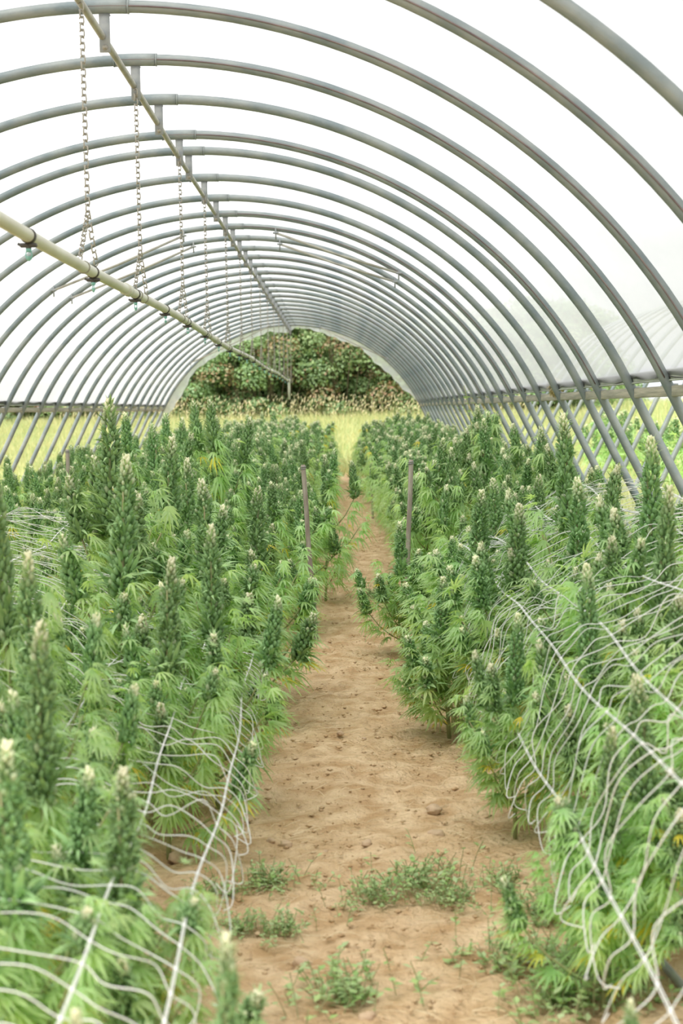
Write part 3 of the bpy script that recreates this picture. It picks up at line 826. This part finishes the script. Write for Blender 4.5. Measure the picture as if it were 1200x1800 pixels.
def weed_mesh(seed, n=330, r=.2, h=.08):
    random.seed(seed); mb = MB(); st = MB()
    for i in range(n//5):
        a = random.uniform(0, 2*PI); rr = r*abs(random.gauss(0, .5)); bx, by = rr*math.cos(a), rr*math.sin(a)
        hh = h*random.uniform(.3, 1.2); tx, ty = bx+random.uniform(-.05, .05), by+random.uniform(-.05, .05)
        sweep(st, [(bx, by, 0), ((bx+tx)/2, (by+ty)/2, hh*.6), (tx, ty, hh)], .0013, 3, cap=False)
        for k in range(6):
            u = random.random(); p = np.array([bx+(tx-bx)*u, by+(ty-by)*u, hh*u]); aa = random.uniform(0, 2*PI)
            v = np.array([(0, 0, 0), (.5, .32, .05), (1, 0, 0), (.5, -.32, .05)]); F = frame([math.cos(aa), math.sin(aa), random.uniform(-.2, .7)])
            mb.add((v*random.uniform(.014, .030)) @ F.T + p, np.array([(0, 3, 2, 1)]), tint=random.random()*.8)
    return mb.mesh('weed_leaves', M['weed']), st.mesh('weed_stems', M['stem'])
WM = [weed_mesh(500+i) for i in range(4)]
random.seed(21)
weeds = [(740,1560,1.0,'clump of small weeds in the middle of the near path'),(655,1585,.7,'low weeds left of the middle clump'),(790,1590,.6,'weed sprig right of the middle clump'),
 (470,1560,.8,'weeds beside the left beds'),(500,1640,.6,'sparse weeds at left in front of others'),(600,1760,1.0,'weed clump near the bottom edge of the path'),
 (380,1580,.6,'thin weeds under the left net'),(960,1620,.9,'weeds under the lowest cord of the right net'),(1040,1600,1.0,'dense weeds under the right bed edge'),
 (900,1700,.9,'sparse weeds near the bottom right of the path'),(1010,1700,1.0,'weeds beside the grey hose'),(1080,1760,1.1,'weeds in the bottom right corner'),(980,1775,1.0,'weeds at the bottom edge right of centre'),
 (655,1050,1.0,'weed tuft far down the path by the right stake'),(680,1055,.8,'weed tuft next to the right stake'),(420,1640,.6,'weed sprig at the left bed foot'),(885,1560,.7,'weeds growing left of the lowest right cord')]
for px, py, s, lab in weeds:
    g = gpt(px, py); o = empty('weed_clump', (g.x, g.y, 0.005), 'green ' + lab, 'weed', 'weeds on the path'); o.scale = (s*1.15,)*3; o.rotation_euler = (0, 0, random.uniform(0, 6))
    a, b = random.choice(WM); link('leaves', a, o); link('stems', b, o)
# grass tuft at right bed foot
def blades(n, fx, fy, h, wd, lean=.35, attr=.5, zf=None, flat=False):
    x = fx(n); y = fy(n); z = (zf(x, y) if zf else np.zeros(n)); a = rng.uniform(0, 2*PI, n)
    hh = h*rng.uniform(.5, 1.15, n); w_ = wd*rng.uniform(.6, 1.3, n); la = rng.uniform(0, 2*PI, n); ll = hh*lean*np.abs(rng.normal(0, 1, n))
    dx, dy = np.cos(a)*w_/2, np.sin(a)*w_/2; lx, ly = np.cos(la)*ll, np.sin(la)*ll
    V = np.stack([np.stack([x-dx, y-dy, z], 1), np.stack([x+dx, y+dy, z], 1),
                  np.stack([x+lx*.35+dx*.8, y+ly*.35+dy*.8, z+hh*.6], 1), np.stack([x+lx*.35-dx*.8, y+ly*.35-dy*.8, z+hh*.6], 1),
                  np.stack([x+lx, y+ly, z+hh], 1)], 1).reshape(-1, 3)
    b = np.arange(n)*5
    q = np.stack([b, b+1, b+2, b+3], 1); t = np.stack([b+3, b+2, b+4], 1)
    tint = np.repeat(np.clip(rng.normal(attr, .3, n), 0, 1), 5)
    return V, q, t, tint, (x+lx, y+ly, z+hh)
def add_blades(mb, r, mi=0):
    V, q, t, tint, _ = r; mb.add(V, q, mi, tint=tint); b = mb.n-len(V); mb.f.append(t+b); mb.mi.append((len(t), mi))
mb = MB(); add_blades(mb, blades(160, lambda n: rng.normal(0, .05, n), lambda n: rng.normal(0, .05, n), .3, .004, .9, .15))
g = gpt(815, 1290); o = mb.build('grass_tuft', M['grass'], None, loc=(g.x, g.y, 0)); tag(o, 'thin grass tuft leaning out at the foot of the right bed', 'grass')

U = lambda a, b: (lambda n: rng.uniform(a, b, n))
gz = lambda x, y: gheight(x, y)-.03
mb = MB(); add_blades(mb, blades(90000, U(-15, 9), lambda n: 37.3+17*rng.random(n)**1.0, .42, .022, .4, .35, gz))
o = mb.build('meadow_grass', M['grass']); tag(o, 'yellow green meadow grass beyond the far opening', 'grass', kind='stuff')
mb = MB(); add_blades(mb, blades(45000, U(-24, -5.0), U(12, 75), .40, .03, .4, .3, gz))
o = mb.build('meadow_grass', M['grass']); tag(o, 'green grass outside the left arch legs', 'grass', kind='stuff')
mb = MB(); add_blades(mb, blades(26000, U(2.75, 4.0), U(9, 40), .62, .014, .4, .3, gz)); add_blades(mb, blades(30000, U(4.0, 20), U(16, 70), .55, .03, .4, .3, gz))
o = mb.build('rough_grass', M['grass']); tag(o, 'tall rough grass and weeds outside the right arch legs', 'grass', kind='stuff')
# seed heads in front of the thicket
mb = MB(); R = blades(1100, U(-9, 6), lambda n: 49+4.5*rng.random(n), .85, .010, .22, .95, gz); add_blades(mb, R)
hx, hy, hz = R[4]
for i in range(0, 1100):
    d = np.array([random.gauss(.35, .3), random.gauss(0, .3), 1.0]); L = random.uniform(.08, .20)
    F = frame(d); mb.add((ico_oct[0]*np.array([L/2, .011, .011])) @ F.T + np.array([hx[i], hy[i], hz[i]+L*.35]), ico_oct[1], 1)
o = mb.build('seeding_grass', [M['grass'], M['seed']]); tag(o, 'tall pale seeding grass in front of the bramble thicket', 'grass', kind='stuff')

# ------------------------------------------------------------------ bramble thicket and far trees
def bush_mesh(seed, n=24000, rx=2.6, ry=1.6, h=4.0, ls=.108, brown=.09):
    random.seed(seed); r2 = np.random.default_rng(seed); mb = MB()
    blobs = []
    for i in range(90):
        a = r2.uniform(0, 2*PI); q = math.sqrt(r2.random()); z = h*r2.uniform(.02, .88); k = math.sqrt(max(.05, 1-(z/h)**2.4))
        blobs.append((rx*q*math.cos(a)*k, ry*q*math.sin(a)*k, z, r2.uniform(.38, .8)))
    per = n//len(blobs)
    lv = np.array([(0, 0, 0), (.5, .38, .08), (1, 0, -.05), (.5, -.38, .08)])
    for bx, by, bz, br in blobs:
        bt = np.clip(r2.normal(.3, .25), 0, 1); by_ = 1.0 if r2.random() < brown else 0.0
        d = r2.normal(0, 1, (per, 3)); d /= np.linalg.norm(d, axis=1)[:, None]; d[:, 2] = np.where(d[:, 2] < -.2, -d[:, 2], d[:, 2])
        p = d*br*r2.uniform(.8, 1.12, per)[:, None]*np.array([1, 1, .8]) + np.array([bx, by, bz])
        nrm = d+r2.normal(0, .45, (per, 3)); nrm /= np.linalg.norm(nrm, axis=1)[:, None]
        t = np.cross(nrm, r2.normal(0, 1, (per, 3))); t /= np.linalg.norm(t, axis=1)[:, None]; b = np.cross(nrm, t)
        s = ls*r2.uniform(.6, 1.3, per)
        V = p[:, None, :] + s[:, None, None]*(lv[None, :, 0:1]*t[:, None, :]+lv[None, :, 1:2]*b[:, None, :]+lv[None, :, 2:3]*nrm[:, None, :])
        f = np.arange(per*4).reshape(-1, 4)
        mb.add(V.reshape(-1, 3), f, tint=np.repeat(np.clip(bt+r2.normal(0, .25, per), 0, 1), 4), yellow=np.repeat(by_*r2.uniform(.3, 1, per)+(r2.random(per) < .05)*.8, 4).clip(0, 1))
    st = MB()
    for i in range(26):
        a = r2.uniform(0, 2*PI); e = (rx*.8*math.cos(a)*r2.uniform(.3, 1), ry*.9*math.sin(a), h*r2.uniform(.5, 1.0))
        sweep(st, [(e[0]*.4, e[1]*.4, 0), (e[0]*.7, e[1]*.7, e[2]*.6), (e[0], e[1], e[2]), (e[0]*1.25, e[1]*1.1, e[2]*.93)], [.016, .011, .007, .004], 4)
    return mb.mesh('foliage', M['bush']), st.mesh('stems', M['twig'])
BM = [bush_mesh(70+i) for i in range(4)]
random.seed(5)
bx = -13.0; k = 0
names_ = ['leftmost', 'second from left', 'third from left', 'fourth from left', 'fifth from left', 'sixth from left', 'seventh from left', 'eighth from left', 'ninth from left', 'tenth from left', 'eleventh from left', 'twelfth from left', 'thirteenth from left']
for row in (0, 1):
    bx = -11.5 + row*1.1; k = 0
    while bx < 8.5:
        y = 54.5 + row*3.2 + random.uniform(-.6, .6); o = empty('bramble_shrub', (bx, y, 1.1), f'dark bramble shrub beyond the meadow, {names_[k]} in the {"front" if row == 0 else "rear"} rank', 'shrub', 'bramble thicket')
        s = random.uniform(.88, 1.08)*(1.0+.12*row) * (1.0 - .012*abs(bx+.8))
        o.scale = (s, s, s*(.98 if row == 0 else 1.08)); o.rotation_euler = (0, 0, random.choice([0, PI])+random.uniform(-.3, .3))
        a, b = random.choice(BM); link('foliage', a, o); link('stems', b, o)
        bx += random.uniform(2.0, 2.5); k += 1
for i, bx in enumerate(np.arange(-75, -13, 5.5)):
    o = link('distant_shrub', BM[i % 4][0], None, (bx, 95+random.uniform(-4, 4), .9), (0, 0, random.uniform(0, 6)), random.uniform(.8, 1.1)); tag(o, 'distant dark shrub across the field left of the tunnel', 'shrub', 'distant shrubs on the left')
for i, bx in enumerate(np.arange(16, 60, 5.5)):
    o = link('distant_shrub', BM[i % 4][0], None, (bx, 90+random.uniform(-4, 4), .9), (0, 0, random.uniform(0, 6)), random.uniform(.7, .9)); tag(o, 'distant dark shrub across the field right of the tunnel', 'shrub', 'distant shrubs on the right')

# ------------------------------------------------------------------ dry tuft and vine on the right hip board, loose sheet on the left
g = P(862, 694, 13.7); g.x = AX+HW+.02; g.z = 1.75; mb = MB(); X0 = AX+HW+.02
r3 = np.random.default_rng(3); d = r3.normal(0, 1, (900, 3)); d /= np.linalg.norm(d, axis=1)[:, None]
for q in d:
    F = frame(q+r3.normal(0, .5, 3)); mb.add((SUGL[1][0]*r3.uniform(.02, .05)) @ F.T + q*np.array([.05, .05, .065])*r3.uniform(.5, 1), SUGL[1][1])
o = mb.build('dry_tuft', M['mudgreen'], None, loc=tuple(g)); tag(o, 'round brown dried tuft caught on the right hip board', 'tuft')
g = P(838, 700, 15.0); o = empty('climbing_vine', (g.x, g.y, g.z-.5), 'green vine climbing to the right hip board', 'vine')
pts_ = [(0, 0, -1.1), (.03, 0, -.6), (-.01, 0, -.2), (-.05, .02, .2), (-.09, 0, .5), (-.12, 0, .62)]
mb = MB(); sweep(mb, pts_, .004, 5); mb.build('stem', M['stem'], o); mb = MB()
random.seed(9)
for i in range(46):
    u = random.random()*5; k = int(u); p = np.array(pts_[k])+(np.array(pts_[min(5, k+1)])-np.array(pts_[k]))*(u-k); a = random.uniform(0, 6)
    put(mb, ((np.array([(0, 0, 0), (.5, .42, .05), (1, 0, 0), (.5, -.42, .05)])), np.array([(0, 3, 2, 1)])), p, (math.cos(a), math.sin(a), random.uniform(-.4, .4)), random.uniform(.04, .09), 0, 0, tint=.4)
mb.build('leaves', M['weed'], o)
# bunched plastic outside left
mb = MB(); na, nl = 14, 60; V = []
for j in range(nl):
    y = 17.5 + j*.09
    for k in range(na):
        a = 2*PI*k/na; r = .22+.06*math.sin(k*2.3+j*.7)+.05*math.sin(j*.31+k)
        V.append((-5.15+r*math.cos(a)*1.1, y, .95+.10*math.sin(j*.13)+r*1.5*math.sin(a)))
f = [(j*na+k, j*na+(k+1) % na, (j+1)*na+(k+1) % na, (j+1)*na+k) for j in range(nl-1) for k in range(na)]
mb.add(np.array(V), np.array(f)); o = mb.build('bunched_sheet', M['flap']); tag(o, 'bunched white plastic sheet outside the left arch legs', 'plastic sheet')
